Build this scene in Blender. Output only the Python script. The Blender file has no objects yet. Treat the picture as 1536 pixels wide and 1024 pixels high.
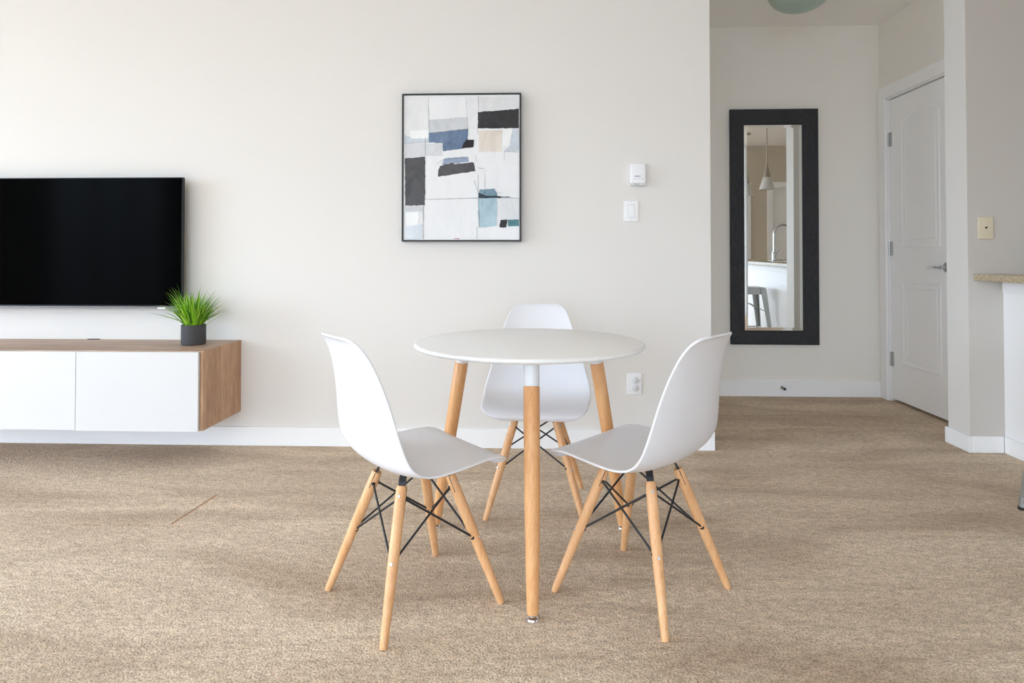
import bpy, bmesh, math, random
from mathutils import Vector, Matrix
random.seed(7)
S = bpy.context.scene
COL = S.collection
PI = math.pi

# ------------------------------------------------------------------ materials
def srgb(r, g, b):
    f = lambda v: (v/255/12.92) if v <= 10 else ((v/255+0.055)/1.055)**2.4
    return (f(r), f(g), f(b), 1)

def mat(name, col, rough=0.5, metal=0.0, spec=0.5, **kw):
    m = bpy.data.materials.new(name); m.use_nodes = True
    b = m.node_tree.nodes['Principled BSDF']
    b.inputs['Base Color'].default_value = col
    b.inputs['Roughness'].default_value = rough
    b.inputs['Metallic'].default_value = metal
    b.inputs['Specular IOR Level'].default_value = spec
    for k, v in kw.items():
        b.inputs[k.replace('_', ' ')].default_value = v
    return m

def N(m, t, **kw):
    n = m.node_tree.nodes.new(t)
    for k, v in kw.items():
        if k in n.inputs: n.inputs[k].default_value = v
        else: setattr(n, k, v)
    return n
def L(m, a, b): m.node_tree.links.new(a, b)
def bsdf(m): return m.node_tree.nodes['Principled BSDF']

def coords(m, scale=(1, 1, 1), rot=(0, 0, 0)):
    tc = N(m, 'ShaderNodeTexCoord'); mp = N(m, 'ShaderNodeMapping')
    mp.inputs['Scale'].default_value = scale; mp.inputs['Rotation'].default_value = rot
    L(m, tc.outputs['Object'], mp.inputs['Vector'])
    return mp.outputs['Vector']

def ramp(m, fac, stops):
    r = N(m, 'ShaderNodeValToRGB')
    el = r.color_ramp.elements
    while len(el) < len(stops): el.new(0.5)
    for e, (p, c) in zip(el, stops): e.position = p; e.color = c
    L(m, fac, r.inputs['Fac'])
    return r.outputs['Color']

def add_bump(m, height, strength, dist):
    b = N(m, 'ShaderNodeBump'); b.inputs['Strength'].default_value = strength
    b.inputs['Distance'].default_value = dist
    L(m, height, b.inputs['Height']); L(m, b.outputs['Normal'], bsdf(m).inputs['Normal'])
    return b

def painted(name, col, rough=0.6, scale=260, strength=0.12, dist=0.001):
    m = mat(name, col, rough, spec=0.35)
    n = N(m, 'ShaderNodeTexNoise', Scale=scale, Detail=3.0)
    L(m, coords(m), n.inputs['Vector'])
    add_bump(m, n.outputs['Fac'], strength, dist)
    return m

def wood(name, dark, light, scale=(1, 1, 1), rough=0.45, freq=6.0):
    m = mat(name, light, rough, spec=0.4)
    v = coords(m, scale)
    n1 = N(m, 'ShaderNodeTexNoise', Scale=freq, Detail=6.0, Roughness=0.6, Distortion=0.6); L(m, v, n1.inputs['Vector'])
    n2 = N(m, 'ShaderNodeTexNoise', Scale=freq*7, Detail=3.0, Roughness=0.6); L(m, v, n2.inputs['Vector'])
    mx = N(m, 'ShaderNodeMath', operation='MULTIPLY_ADD'); mx.inputs[1].default_value = 0.45
    L(m, n2.outputs['Fac'], mx.inputs[0])
    sc = N(m, 'ShaderNodeMath', operation='MULTIPLY'); sc.inputs[1].default_value = 0.6
    L(m, n1.outputs['Fac'], sc.inputs[0]); L(m, sc.outputs[0], mx.inputs[2])
    c = ramp(m, mx.outputs[0], [(0.36, dark), (0.68, light)])
    L(m, c, bsdf(m).inputs['Base Color'])
    add_bump(m, n2.outputs['Fac'], 0.08, 0.001)
    return m

M = {}
M['wall'] = painted('wall_paint', srgb(228, 225, 221), 0.62)
M['wall_lightened'] = painted('entry_wall_lightened', srgb(238, 235, 229), 0.62)  # main wall paint made lighter, standing in for light the entry lacks
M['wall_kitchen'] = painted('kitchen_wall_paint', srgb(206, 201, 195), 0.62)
M['wall_hall'] = painted('hall_wall_paint', srgb(204, 195, 178), 0.62)
M['ceiling'] = painted('ceiling_texture', srgb(246, 245, 243), 0.8, 90, 0.6, 0.004)
M['trim'] = mat('trim_white', srgb(246, 246, 247), 0.4)
M['door'] = mat('door_white', srgb(246, 247, 249), 0.38)
M['plastic'] = mat('chair_plastic', srgb(227, 227, 231), 0.36, spec=0.45)
M['table_white'] = mat('table_lacquer', srgb(236, 236, 235), 0.3, spec=0.5)
M['sleeve'] = mat('sleeve_white', srgb(225, 228, 232), 0.35)
M['beech'] = wood('beech', srgb(208, 152, 102), srgb(232, 184, 136), (14, 14, 1.4), 0.42, 2.2)
M['beech_table'] = wood('beech_table', srgb(206, 146, 92), srgb(230, 178, 126), (12, 12, 1.2), 0.4, 2.2)
M['black_steel'] = mat('black_steel', srgb(42, 42, 46), 0.45, 0.2)
M['chrome'] = mat('chrome', srgb(215, 217, 220), 0.16, 1.0)
M['steel'] = mat('brushed_steel', srgb(190, 190, 190), 0.35, 1.0)
M['nickel'] = mat('nickel', srgb(176, 166, 152), 0.35, 0.9)
M['oak_side'] = wood('grey_oak_upright', srgb(150, 112, 84), srgb(206, 168, 136), (9, 9, 0.9), 0.5, 1.9)
M['oak_top'] = wood('grey_oak_lengthwise', srgb(152, 122, 102), srgb(200, 174, 154), (0.8, 10, 10), 0.45, 2.0)
M['gloss_white'] = mat('gloss_white', srgb(217, 217, 218), 0.12, spec=0.5)
M['tv_glass'] = mat('tv_glass', (0.0006, 0.0006, 0.0007, 1), 0.1, spec=0.5, IOR=1.08)
M['tv_black'] = mat('tv_black', (0.004, 0.004, 0.0045, 1), 0.35, spec=0.3)
M['tv_silver'] = mat('tv_silver', srgb(120, 122, 126), 0.35, 0.8)
M['pot'] = painted('pot_clay', srgb(72, 71, 74), 0.75, 300, 0.2, 0.001)
M['soil'] = painted('soil', srgb(52, 42, 32), 0.95, 200, 1.0, 0.006)
M['frame_black'] = mat('picture_frame_black', srgb(30, 30, 32), 0.45)
M['device_white'] = mat('device_white', srgb(240, 240, 242), 0.38)
M['device_ivory'] = mat('device_ivory', srgb(226, 214, 188), 0.4)
M['slot'] = mat('slot_dark', srgb(40, 38, 36), 0.6)
M['cap'] = mat('outlet_cap', srgb(214, 216, 219), 0.25)
M['ink'] = mat('print_ink', srgb(62, 58, 110), 0.6)
M['ink_grey'] = mat('print_grey', srgb(120, 120, 125), 0.6)
M['rubber'] = mat('rubber_black', srgb(34, 34, 34), 0.7)
M['counter'] = None
M['galv'] = mat('galvanised_steel', srgb(186, 190, 190), 0.34, 0.75)
M['mirror'] = mat('mirror_silver', (0.9, 0.915, 0.905, 1), 0.0, 1.0)
M['mirror_bevel'] = mat('mirror_bevel', (0.86, 0.88, 0.87, 1), 0.06, 1.0)
M['bowl'] = mat('lamp_bowl_glass', srgb(176, 198, 188), 0.3, spec=0.5, Transmission_Weight=0.15)
M['shade'] = mat('pendant_glass', srgb(232, 232, 228), 0.4, spec=0.4, Transmission_Weight=0.25)
M['window_frame'] = mat('window_frame_white', srgb(240, 240, 240), 0.4)

# dark woodgrain of the mirror frame
m = mat('mirror_frame_black', srgb(38, 38, 41), 0.55, spec=0.4)
n = N(m, 'ShaderNodeTexNoise', Scale=5.0, Detail=8.0, Roughness=0.7, Distortion=0.8); L(m, coords(m, (30, 30, 5)), n.inputs['Vector'])
L(m, ramp(m, n.outputs['Fac'], [(0.35, srgb(24, 24, 27)), (0.7, srgb(58, 58, 62))]), bsdf(m).inputs['Base Color'])
add_bump(m, n.outputs['Fac'], 0.5, 0.003)
M['mirror_frame'] = m
# speckled laminate worktop
m = mat('worktop_laminate', srgb(188, 172, 142), 0.3)
n = N(m, 'ShaderNodeTexNoise', Scale=70.0, Detail=6.0, Roughness=0.75); L(m, coords(m), n.inputs['Vector'])
L(m, ramp(m, n.outputs['Fac'], [(0.35, srgb(156, 138, 108)), (0.62, srgb(206, 192, 164))]), bsdf(m).inputs['Base Color'])
M['counter'] = m

# carpet: tufted twist pile, brush marks, a dent left by furniture
def carpet():
    m = mat('carpet_pile', srgb(196, 172, 146), 1.0, spec=0.05)
    b = bsdf(m)
    b.inputs['Sheen Weight'].default_value = 0.25; b.inputs['Sheen Roughness'].default_value = 0.6
    v = coords(m)
    tuft = N(m, 'ShaderNodeTexVoronoi', Scale=125.0); 
    wob = N(m, 'ShaderNodeTexNoise', Scale=60.0, Detail=2.0); L(m, v, wob.inputs['Vector'])
    va = N(m, 'ShaderNodeVectorMath', operation='SCALE'); va.inputs['Scale'].default_value = 0.02
    L(m, wob.outputs['Color'], va.inputs[0])
    vb = N(m, 'ShaderNodeVectorMath', operation='ADD'); L(m, v, vb.inputs[0]); L(m, va.outputs[0], vb.inputs[1])
    L(m, vb.outputs[0], tuft.inputs['Vector'])
    fine = N(m, 'ShaderNodeTexNoise', Scale=190.0, Detail=3.0, Roughness=0.75); L(m, coords(m, (1, 0.8, 1)), fine.inputs['Vector'])
    mid = N(m, 'ShaderNodeTexNoise', Scale=38.0, Detail=3.0, Roughness=0.6); L(m, coords(m, (0.8, 1.3, 1)), mid.inputs['Vector'])
    big = N(m, 'ShaderNodeTexNoise', Scale=1.7, Detail=4.0, Roughness=0.6, Distortion=0.8); L(m, coords(m, (0.55, 2.0, 1), (0, 0, 0.12)), big.inputs['Vector'])
    # yarn colour: flecks of several beiges, plus painted micro-shade between fibre tips
    yarn_shade = ramp(m, fine.outputs['Fac'], [(0.31, srgb(120, 92, 68)), (0.43, srgb(213, 186, 156)), (0.52, srgb(247, 223, 193)), (0.64, srgb(255, 246, 227))])
    pile = ramp(m, big.outputs['Fac'], [(0.30, srgb(206, 196, 185)), (0.64, srgb(255, 255, 255))])
    mx = N(m, 'ShaderNodeMix', data_type='RGBA', blend_type='MULTIPLY'); mx.inputs['Factor'].default_value = 1.0
    L(m, yarn_shade, mx.inputs[6]); L(m, pile, mx.inputs[7])
    fl = ramp(m, mid.outputs['Fac'], [(0.3, srgb(206, 199, 191)), (0.62, srgb(255, 255, 255))])
    mx2 = N(m, 'ShaderNodeMix', data_type='RGBA', blend_type='MULTIPLY'); mx2.inputs['Factor'].default_value = 0.8
    L(m, mx.outputs[2], mx2.inputs[6]); L(m, fl, mx2.inputs[7])
    L(m, mx2.outputs[2], b.inputs['Base Color'])
    # dent and rub mark left by furniture
    sp = N(m, 'ShaderNodeSeparateXYZ'); L(m, v, sp.inputs[0])
    def M_(op, a, b_=None):
        n = N(m, 'ShaderNodeMath', operation=op)
        for k, q in enumerate((a, b_)):
            if q is None: continue
            if isinstance(q, (int, float)): n.inputs[k].default_value = q
            else: L(m, q, n.inputs[k])
        return n.outputs[0]
    def band(val, c, half, soft):
        n = N(m, 'ShaderNodeMapRange', interpolation_type='SMOOTHSTEP')
        n.inputs['From Min'].default_value = half+soft; n.inputs['From Max'].default_value = half
        L(m, M_('ABSOLUTE', M_('SUBTRACT', val, c)), n.inputs['Value']); return n.outputs[0]
    wx = M_('ADD', sp.outputs[0], M_('MULTIPLY', M_('SUBTRACT', mid.outputs['Fac'], 0.5), 0.012))
    d1 = M_('MULTIPLY', band(M_('SUBTRACT', wx, M_('MULTIPLY', sp.outputs[1], 0.087)), -1.617, 0.004, 0.006), band(sp.outputs[1], 2.63, 0.145, 0.02))
    wy = M_('ADD', sp.outputs[1], M_('MULTIPLY', M_('SUBTRACT', mid.outputs['Fac'], 0.5), 0.02))
    d2 = M_('MULTIPLY', M_('MULTIPLY', band(wy, 2.465, 0.002, 0.012), band(sp.outputs[0], -1.57, 0.17, 0.08)), 0.3)
    dent = M_('MAXIMUM', d1, d2)
    mx3 = N(m, 'ShaderNodeMix', data_type='RGBA', blend_type='MULTIPLY'); mx3.inputs[7].default_value = srgb(226, 198, 168)
    L(m, dent, mx3.inputs[0]); L(m, mx2.outputs[2], mx3.inputs[6]); L(m, mx3.outputs[2], b.inputs['Base Color'])
    # height
    h1 = N(m, 'ShaderNodeMath', operation='MULTIPLY_ADD'); h1.inputs[1].default_value = -0.6
    L(m, tuft.outputs['Distance'], h1.inputs[0]); L(m, fine.outputs['Fac'], h1.inputs[2])
    h2 = N(m, 'ShaderNodeMath', operation='MULTIPLY_ADD'); h2.inputs[1].default_value = 1.6
    L(m, mid.outputs['Fac'], h2.inputs[0]); L(m, h1.outputs[0], h2.inputs[2])
    h3 = M_('SUBTRACT', h2.outputs[0], M_('MULTIPLY', dent, 1.2))
    add_bump(m, h3, 0.7, 0.010)
    return m
M['carpet'] = carpet()

# ------------------------------------------------------------------ mesh helpers
def obj(name, bm, m, parent=None, smooth=None, loc=None):
    me = bpy.data.meshes.new(name); bm.normal_update(); bm.to_mesh(me); bm.free()
    ms = m if isinstance(m, (list, tuple)) else [m]
    for x in ms: me.materials.append(x)
    if smooth is not None:
        if smooth is True:
            for p in me.polygons: p.use_smooth = True
        else:
            for p in me.polygons: p.use_smooth = True
            try: me.set_sharp_from_angle(angle=math.radians(smooth))
            except Exception: pass
    o = bpy.data.objects.new(name, me); COL.objects.link(o)
    if parent: o.parent = parent
    if loc: o.location = loc
    return o

def thing(name, label, cat, loc=(0, 0, 0), rz=0, group=None):
    o = bpy.data.objects.new(name, None); COL.objects.link(o); o.empty_display_size = 0.1
    o.location = loc; o.rotation_euler = (0, 0, rz); o['label'] = label; o['category'] = cat
    if group: o['group'] = group
    return o
def tag(o, label, cat, group=None):
    o['label'] = label; o['category'] = cat
    if group: o['group'] = group
    return o
def struct(name, bm, m, parent=None, smooth=None):
    o = obj(name, bm, m, parent, smooth)
    if parent is None: o['kind'] = 'structure'
    return o

def box(bm, x0, x1, y0, y1, z0, z1, bev=0, seg=2, mi=0):
    vs = [bm.verts.new((x, y, z)) for z in (z0, z1) for y in (y0, y1) for x in (x0, x1)]
    fs = [(0, 2, 3, 1), (4, 5, 7, 6), (0, 1, 5, 4), (2, 6, 7, 3), (0, 4, 6, 2), (1, 3, 7, 5)]
    faces = [bm.faces.new([vs[i] for i in f]) for f in fs]
    for f in faces: f.material_index = mi
    if bev:
        es = list({e for f in faces for e in f.edges})
        r = bmesh.ops.bevel(bm, geom=es, offset=bev, segments=seg, profile=0.6, affect='EDGES', clamp_overlap=True)
        for f in r['faces']: f.material_index = mi
    return bm
def bx(*a, **k): return box(bmesh.new(), *a, **k)

def tube(bm, pts, rad, seg=12, mi=0, cap=True):
    pts = [Vector(p) for p in pts]
    if not isinstance(rad, (list, tuple)): rad = [rad]*len(pts)
    rings = []; up = None
    for i, p in enumerate(pts):
        t = (pts[min(i+1, len(pts)-1)] - pts[max(i-1, 0)]).normalized()
        if up is None:
            up = Vector((0, 0, 1)) if abs(t.z) < 0.9 else Vector((0, 1, 0))
        a = (up - t*up.dot(t)).normalized(); b = t.cross(a); up = a
        rings.append([bm.verts.new(p + (a*math.cos(2*PI*k/seg) + b*math.sin(2*PI*k/seg))*rad[i]) for k in range(seg)])
    for i in range(len(rings)-1):
        for k in range(seg):
            f = bm.faces.new((rings[i][k], rings[i][(k+1) % seg], rings[i+1][(k+1) % seg], rings[i+1][k])); f.material_index = mi
    if cap:
        f = bm.faces.new(rings[0][::-1]); f.material_index = mi
        f = bm.faces.new(rings[-1]); f.material_index = mi
    return bm

def lathe(bm, prof, seg=48, cx=0, cy=0, mi=0, closed_ends=True):
    rings = []
    for r, z in prof:
        if r < 1e-6: rings.append([bm.verts.new((cx, cy, z))])
        else: rings.append([bm.verts.new((cx + r*math.cos(2*PI*k/seg), cy + r*math.sin(2*PI*k/seg), z)) for k in range(seg)])
    for a, b in zip(rings[:-1], rings[1:]):
        for k in range(seg):
            k2 = (k+1) % seg
            if len(a) == 1 and len(b) == 1: continue
            if len(a) == 1: f = bm.faces.new((a[0], b[k2], b[k]))
            elif len(b) == 1: f = bm.faces.new((a[k], a[k2], b[0]))
            else: f = bm.faces.new((a[k], a[k2], b[k2], b[k]))
            f.material_index = mi
    bmesh.ops.recalc_face_normals(bm, faces=bm.faces[:])
    return bm

def xform(bm, mtx):
    bmesh.ops.transform(bm, matrix=mtx, verts=bm.verts[:]); return bm

def spline(pts, n):
    out = []
    P = [Vector(p) for p in pts]; P = [P[0]*2-P[1]] + P + [P[-1]*2-P[-2]]
    for i in range(1, len(P)-2):
        for k in range(n):
            t = k/n
            a, b, c, d = P[i-1], P[i], P[i+1], P[i+2]
            out.append(0.5*((2*b) + (c-a)*t + (2*a-5*b+4*c-d)*t*t + (3*b-a-3*c+d)*t**3))
    out.append(P[-2]); return out

# ------------------------------------------------------------------ room shell
XL, XR, YB, ZC = -6.8, 5.2, -0.95, 2.71
YF, XK = -5.2, 2.1     # far front wall of the living area; the kitchen nook wall steps forward at XK
YW = 3.515            # main wall face
struct('floor', bx(XL-0.2, XR+0.2, YF-0.2, 5.1, -0.06, 0), M['carpet'])
struct('ceiling', bx(XL-0.2, XR+0.2, YF-0.2, 5.1, ZC, ZC+0.1), M['ceiling'])
struct('wall_back', bx(XL-0.1, 0.926, YW, 3.71, 0, ZC), M['wall'])
struct('wall_entry_left', bx(0.80, 0.926, 3.71, 4.855, 0, ZC), M['wall_lightened'])
struct('wall_entry_back', bx(0.80, 2.70, 4.855, 5.0, 0, ZC), M['wall_lightened'])
DY0, DY1, DZ = 4.03, 4.742, 2.135     # closet door opening
bm = bmesh.new()
box(bm, 2.50, 2.62, DY1+0.012, 4.855, 0, ZC); box(bm, 2.50, 2.62, 3.71, DY0-0.012, 0, ZC)
box(bm, 2.50, 2.62, DY0-0.012, DY1+0.012, DZ+0.012, ZC)
struct('wall_entry_right', bm, M['wall_lightened'])
struct('light_block_wall', bx(2.75, 2.8, 3.71, 5.0, 0, ZC), M['wall_lightened'])  # unseen backing added to stop sky light leaking round the door
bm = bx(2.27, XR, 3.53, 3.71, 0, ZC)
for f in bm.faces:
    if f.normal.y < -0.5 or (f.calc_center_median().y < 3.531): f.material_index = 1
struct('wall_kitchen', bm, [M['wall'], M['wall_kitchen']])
struct('wall_right', bx(XR, XR+0.1, YB, 3.71, 0, ZC), M['wall_lightened'])
# left wall with the big window opening
WINS = [(-0.75, 2.3), (-4.9, -2.1)]; WZ0, WZ1 = 0.10, 2.62  # second window is added, unseen, to bring more light onto the entry door
bm = bmesh.new()
for a, b in ((YF, -4.9), (-2.1, -0.75), (2.3, YW)): box(bm, XL-0.12, XL, a, b, 0, ZC)
for a, b in WINS: box(bm, XL-0.12, XL, a, b, 0, WZ0); box(bm, XL-0.12, XL, a, b, WZ1, ZC)
struct('wall_left', bm, M['wall'])
# front wall (behind the camera) with a doorway on the kitchen side
KX0, KX1, KZ = 3.60, 4.42, 2.05
FX0, FX1, FZ0, FZ1 = -3.6, 1.4, 0.08, 2.60     # unseen window added behind the camera for fill light
bm = bmesh.new()
box(bm, XL-0.1, FX0, YF-0.1, YF, 0, ZC); box(bm, FX1, XK+0.1, YF-0.1, YF, 0, ZC); box(bm, FX0, FX1, YF-0.1, YF, 0, FZ0); box(bm, FX0, FX1, YF-0.1, YF, FZ1, ZC)
struct('wall_front', bm, M['wall'])
struct('wall_side', bx(XK, XK+0.1, YF, YB, 0, ZC), M['wall'])
bm = bmesh.new()
box(bm, XK, KX0, YB-0.1, YB, 0, ZC); box(bm, KX1, XR+0.1, YB-0.1, YB, 0, ZC); box(bm, KX0, KX1, YB-0.1, YB, KZ, ZC)
struct('wall_kitchen_front', bm, M['wall_hall'])

def window(name, y0, y1, z0, z1, x):
    bm = bmesh.new(); t = 0.05
    box(bm, x-0.09, x-0.02, y0, y1, z0, z0+t); box(bm, x-0.09, x-0.02, y0, y1, z1-t, z1)
    k = 3
    for i in range(k+1):
        c = y0 + (y1-y0)*i/k; a = max(y0, c-t/2); b = min(y1, c+t/2)
        box(bm, x-0.09, x-0.02, a, b, z0+t, z1-t)
    w = struct(name, bm, M['window_frame'])
    return w
for i, (a, b) in enumerate(WINS): window('window_%d' % (i*2+1), a, b, WZ0, WZ1, XL)
bm = bmesh.new()
box(bm, FX0, FX1, YF-0.09, YF-0.02, FZ0, FZ0+0.05); box(bm, FX0, FX1, YF-0.09, YF-0.02, FZ1-0.05, FZ1)
for c in (FX0+0.025, FX0*.67+FX1*.33, FX0*.33+FX1*.67, FX1-0.025): box(bm, c-0.025, c+0.025, YF-0.09, YF-0.02, FZ0+0.05, FZ1-0.05)
struct('window_2', bm, M['window_frame'])

# baseboards
def base(name, x0, x1, y0, y1, h): struct(name, bx(x0, x1, y0, y1, 0, h, bev=0.003), M['trim'])
base('baseboard_back', XL, 0.926, YW-0.014, YW, 0.101)
base('baseboard_back_end', 0.926, 0.940, YW-0.014, 4.84, 0.101)
base('baseboard_entry_back', 0.9405, 2.50, 4.841, 4.855, 0.113)
base('baseboard_entry_right', 2.487, 2.50, 3.71, DY0-0.09, 0.085)
base('baseboard_column', 2.257, 2.27, 3.517, 3.722, 0.085)
base('baseboard_kitchen', 2.2702, 2.4358, 3.517, 3.53, 0.085)
base('baseboard_peninsula', 2.436, 2.449, 0.61, 3.517, 0.085)
base('baseboard_left', XL, XL+0.013, YF, YW-0.014, 0.1)

# ------------------------------------------------------------------ closet door in the entry
def molding_loop(bm, pts, x, w=0.022, h=0.0055):
    # raised bead following a closed outline in the YZ plane on a face looking towards -X
    n = len(pts); c = Vector((sum(p[0] for p in pts)/n, sum(p[1] for p in pts)/n))
    rings = []
    for inset, hh in ((0, 0), (0.25, 0.9), (0.5, 1), (0.75, 0.45), (1.0, 0)):
        ring = []
        for i, p in enumerate(pts):
            a = Vector(pts[i-1]); b = Vector(p); d = Vector(pts[(i+1) % n])
            n1 = Vector((-(b-a).y, (b-a).x)).normalized(); n2 = Vector((-(d-b).y, (d-b).x)).normalized()
            nn = (n1+n2).normalized(); nn = nn/max(0.5, nn.dot(n1))
            if nn.dot(c-b) < 0: nn = -nn
            q = b + nn*w*inset
            ring.append(bm.verts.new((x - h*hh, q.x, q.y)))
        rings.append(ring)
    for r1, r2 in zip(rings[:-1], rings[1:]):
        for i in range(n):
            bm.faces.new((r1[i], r1[(i+1) % n], r2[(i+1) % n], r2[i]))
    bmesh.ops.recalc_face_normals(bm, faces=bm.faces[:])

d = struct('door_1', bx(2.515, 2.55, DY0+0.003, DY1-0.003, 0.018, DZ-0.006, bev=0.002), M['door'])
ya, yb = 4.165, 4.60
arch = [(ya, 1.08), (yb, 1.08), (yb, 1.955)]
for k in range(1, 16):
    t = k/16; y = yb + (ya-yb)*t
    arch.append((y, 1.955 + 0.062*math.sin(PI*t)**1.3))
arch.append((ya, 1.955))
low = [(ya, 0.275), (yb, 0.275), (yb, 0.855), (ya, 0.855)]
for i, poly in enumerate((arch, low)):
    bm = bmesh.new(); molding_loop(bm, poly, 2.5155)
    cy = (ya+yb)/2; zs = [p[1] for p in poly]; cz = (min(zs)+max(zs))/2
    inner = [(cy+(p[0]-cy)*0.80, cz+(p[1]-cz)*(0.90 if i == 0 else 0.86)) for p in poly]
    molding_loop(bm, inner, 2.5155, 0.014, 0.003)
    obj('panel_molding', bm, M['door'], d)
for z in (1.85, 1.075, 0.295):
    bm = bmesh.new(); y = DY1+0.004
    for k in range(5):
        tube(bm, [(2.508, y, z-0.05+0.02*k+0.001), (2.508, y, z-0.05+0.02*k+0.019)], 0.0075, 10)
    box(bm, 2.512, 2.5148, y-0.035, y+0.004, z-0.05, z+0.05)
    obj('hinge', bm, M['steel'], d, 40)
bm = bmesh.new(); hy, hz = 4.10, 0.955
tube(bm, [(2.515, hy, hz), (2.503, hy, hz)], [0.032, 0.029], 28)
tube(bm, [(2.504, hy, hz), (2.462, hy, hz)], 0.011, 16)
tube(bm, [(2.466, hy-0.012, hz), (2.462, hy+0.03, hz+0.001), (2.464, hy+0.08, hz), (2.470, hy+0.125, hz-0.002)], [0.011, 0.011, 0.0095, 0.008], 14)
h = obj('lever_handle', bm, M['chrome'], d, 40); h['label'] = 'polished chrome lever handle'
bm = bmesh.new()
w = 0.085
box(bm, 2.484, 2.50, DY1+0.010, DY1+0.010+w, 0, DZ+0.010+w, bev=0.003)
box(bm, 2.484, 2.50, DY0-0.010-w, DY0-0.010, 0, DZ+0.010+w, bev=0.003)
box(bm, 2.484, 2.50, DY0-0.010, DY1+0.010, DZ+0.010, DZ+0.010+w, bev=0.003)
box(bm, 2.50, 2.62, DY1+0.002, DY1+0.012, 0, DZ+0.012); box(bm, 2.50, 2.62, DY0-0.012, DY0-0.002, 0, DZ+0.012)
box(bm, 2.50, 2.62, DY0-0.012, DY1+0.012, DZ+0.001, DZ+0.012)
struct('trim_1', bm, M['trim'])

# kitchen-side door behind the camera, seen in the mirror
d2 = struct('door_2', bx(KX0+0.005, KX1-0.005, YB-0.08, YB-0.04, 0.01, KZ-0.005), M['door'])
bm = bmesh.new(); w = 0.08
box(bm, KX0-w, KX0, YB, YB+0.016, 0, KZ+w); box(bm, KX1, KX1+w, YB, YB+0.016, 0, KZ+w); box(bm, KX0, KX1, YB, YB+0.016, KZ, KZ+w)
struct('trim_2', bm, M['trim'])
bm = bmesh.new(); box(bm, 3.17, 3.26, YB, YB+0.016, 0, KZ+w, bev=0.003); struct('trim_3', bm, M['trim'])

# ------------------------------------------------------------------ dining chairs
def chair_shell_bm():
    # centre line (y back, z up), half width, rim curl
    C = [(-0.212, 0.392, 0.128, .000), (-0.219, 0.402, 0.164, .000), (-0.218, 0.415, 0.188, .001), (-0.207, 0.427, 0.205, .003), (-0.183, 0.435, 0.216, .006),
         (-0.140, 0.436, 0.220, .010), (-0.075, 0.428, 0.227, .014), (-0.010, 0.419, 0.232, .018), (0.050, 0.414, 0.236, .022),
         (0.100, 0.419, 0.238, .027), (0.138, 0.437, 0.237, .032), (0.162, 0.468, 0.231, .034), (0.176, 0.512, 0.220, .034),
         (0.186, 0.565, 0.205, .033), (0.195, 0.622, 0.187, .031), (0.206, 0.680, 0.168, .027), (0.218, 0.730, 0.150, .022),
         (0.232, 0.768, 0.135, .017), (0.243, 0.792, 0.117, .010), (0.254, 0.806, 0.097, .004), (0.265, 0.813, 0.070, .000)]
    cl = spline([(c[0], c[1], 0) for c in C], 2); wl = spline([(c[2], c[3], 0) for c in C], 2)
    ts = [-1, -0.955, -0.88, -0.76, -0.6, -0.4, -0.2, 0, 0.2, 0.4, 0.6, 0.76, 0.88, 0.955, 1]
    bm = bmesh.new(); rows = []
    for i, (p, w) in enumerate(zip(cl, wl)):
        a = cl[max(i-1, 0)]; b = cl[min(i+1, len(cl)-1)]
        t = (b-a).normalized(); nrm = Vector((-t.y, t.x, 0))      # points up on the seat, forward on the back
        row = []
        for s in ts:
            k = abs(s)
            x = w.x*s*(1 - 0.03*k**6)
            off = w.y*(k**2.4)
            # rolled outward lip right at the rim
            if k == 1: off -= 0.0015
            row.append(bm.verts.new((x, p.x + nrm.x*off, p.y + nrm.y*off)))
        rows.append(row)
    for r1, r2 in zip(rows[:-1], rows[1:]):
        for j in range(len(ts)-1):
            bm.faces.new((r1[j], r1[j+1], r2[j+1], r2[j]))
    bmesh.ops.recalc_face_normals(bm, faces=bm.faces[:])
    bmesh.ops.smooth_vert(bm, verts=[v for v in bm.verts if not v.is_boundary], factor=0.3, use_axis_x=True, use_axis_y=True, use_axis_z=True)
    # thickness
    bm.normal_update()
    seatface = min(bm.faces, key=lambda f: (f.calc_center_median()-Vector((0, 0, 0.418))).length)
    if seatface.normal.z < 0:
        for f in bm.faces: f.normal_flip()
    return bm

FT, TP = 0.192, 0.081      # foot and top half spacing
LEGZ = 0.372
def leg_axis(sx, sy):
    foot = Vector((sx*FT, sy*FT, 0.0)); top = Vector((sx*TP, sy*TP, LEGZ)); return foot, top

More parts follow.
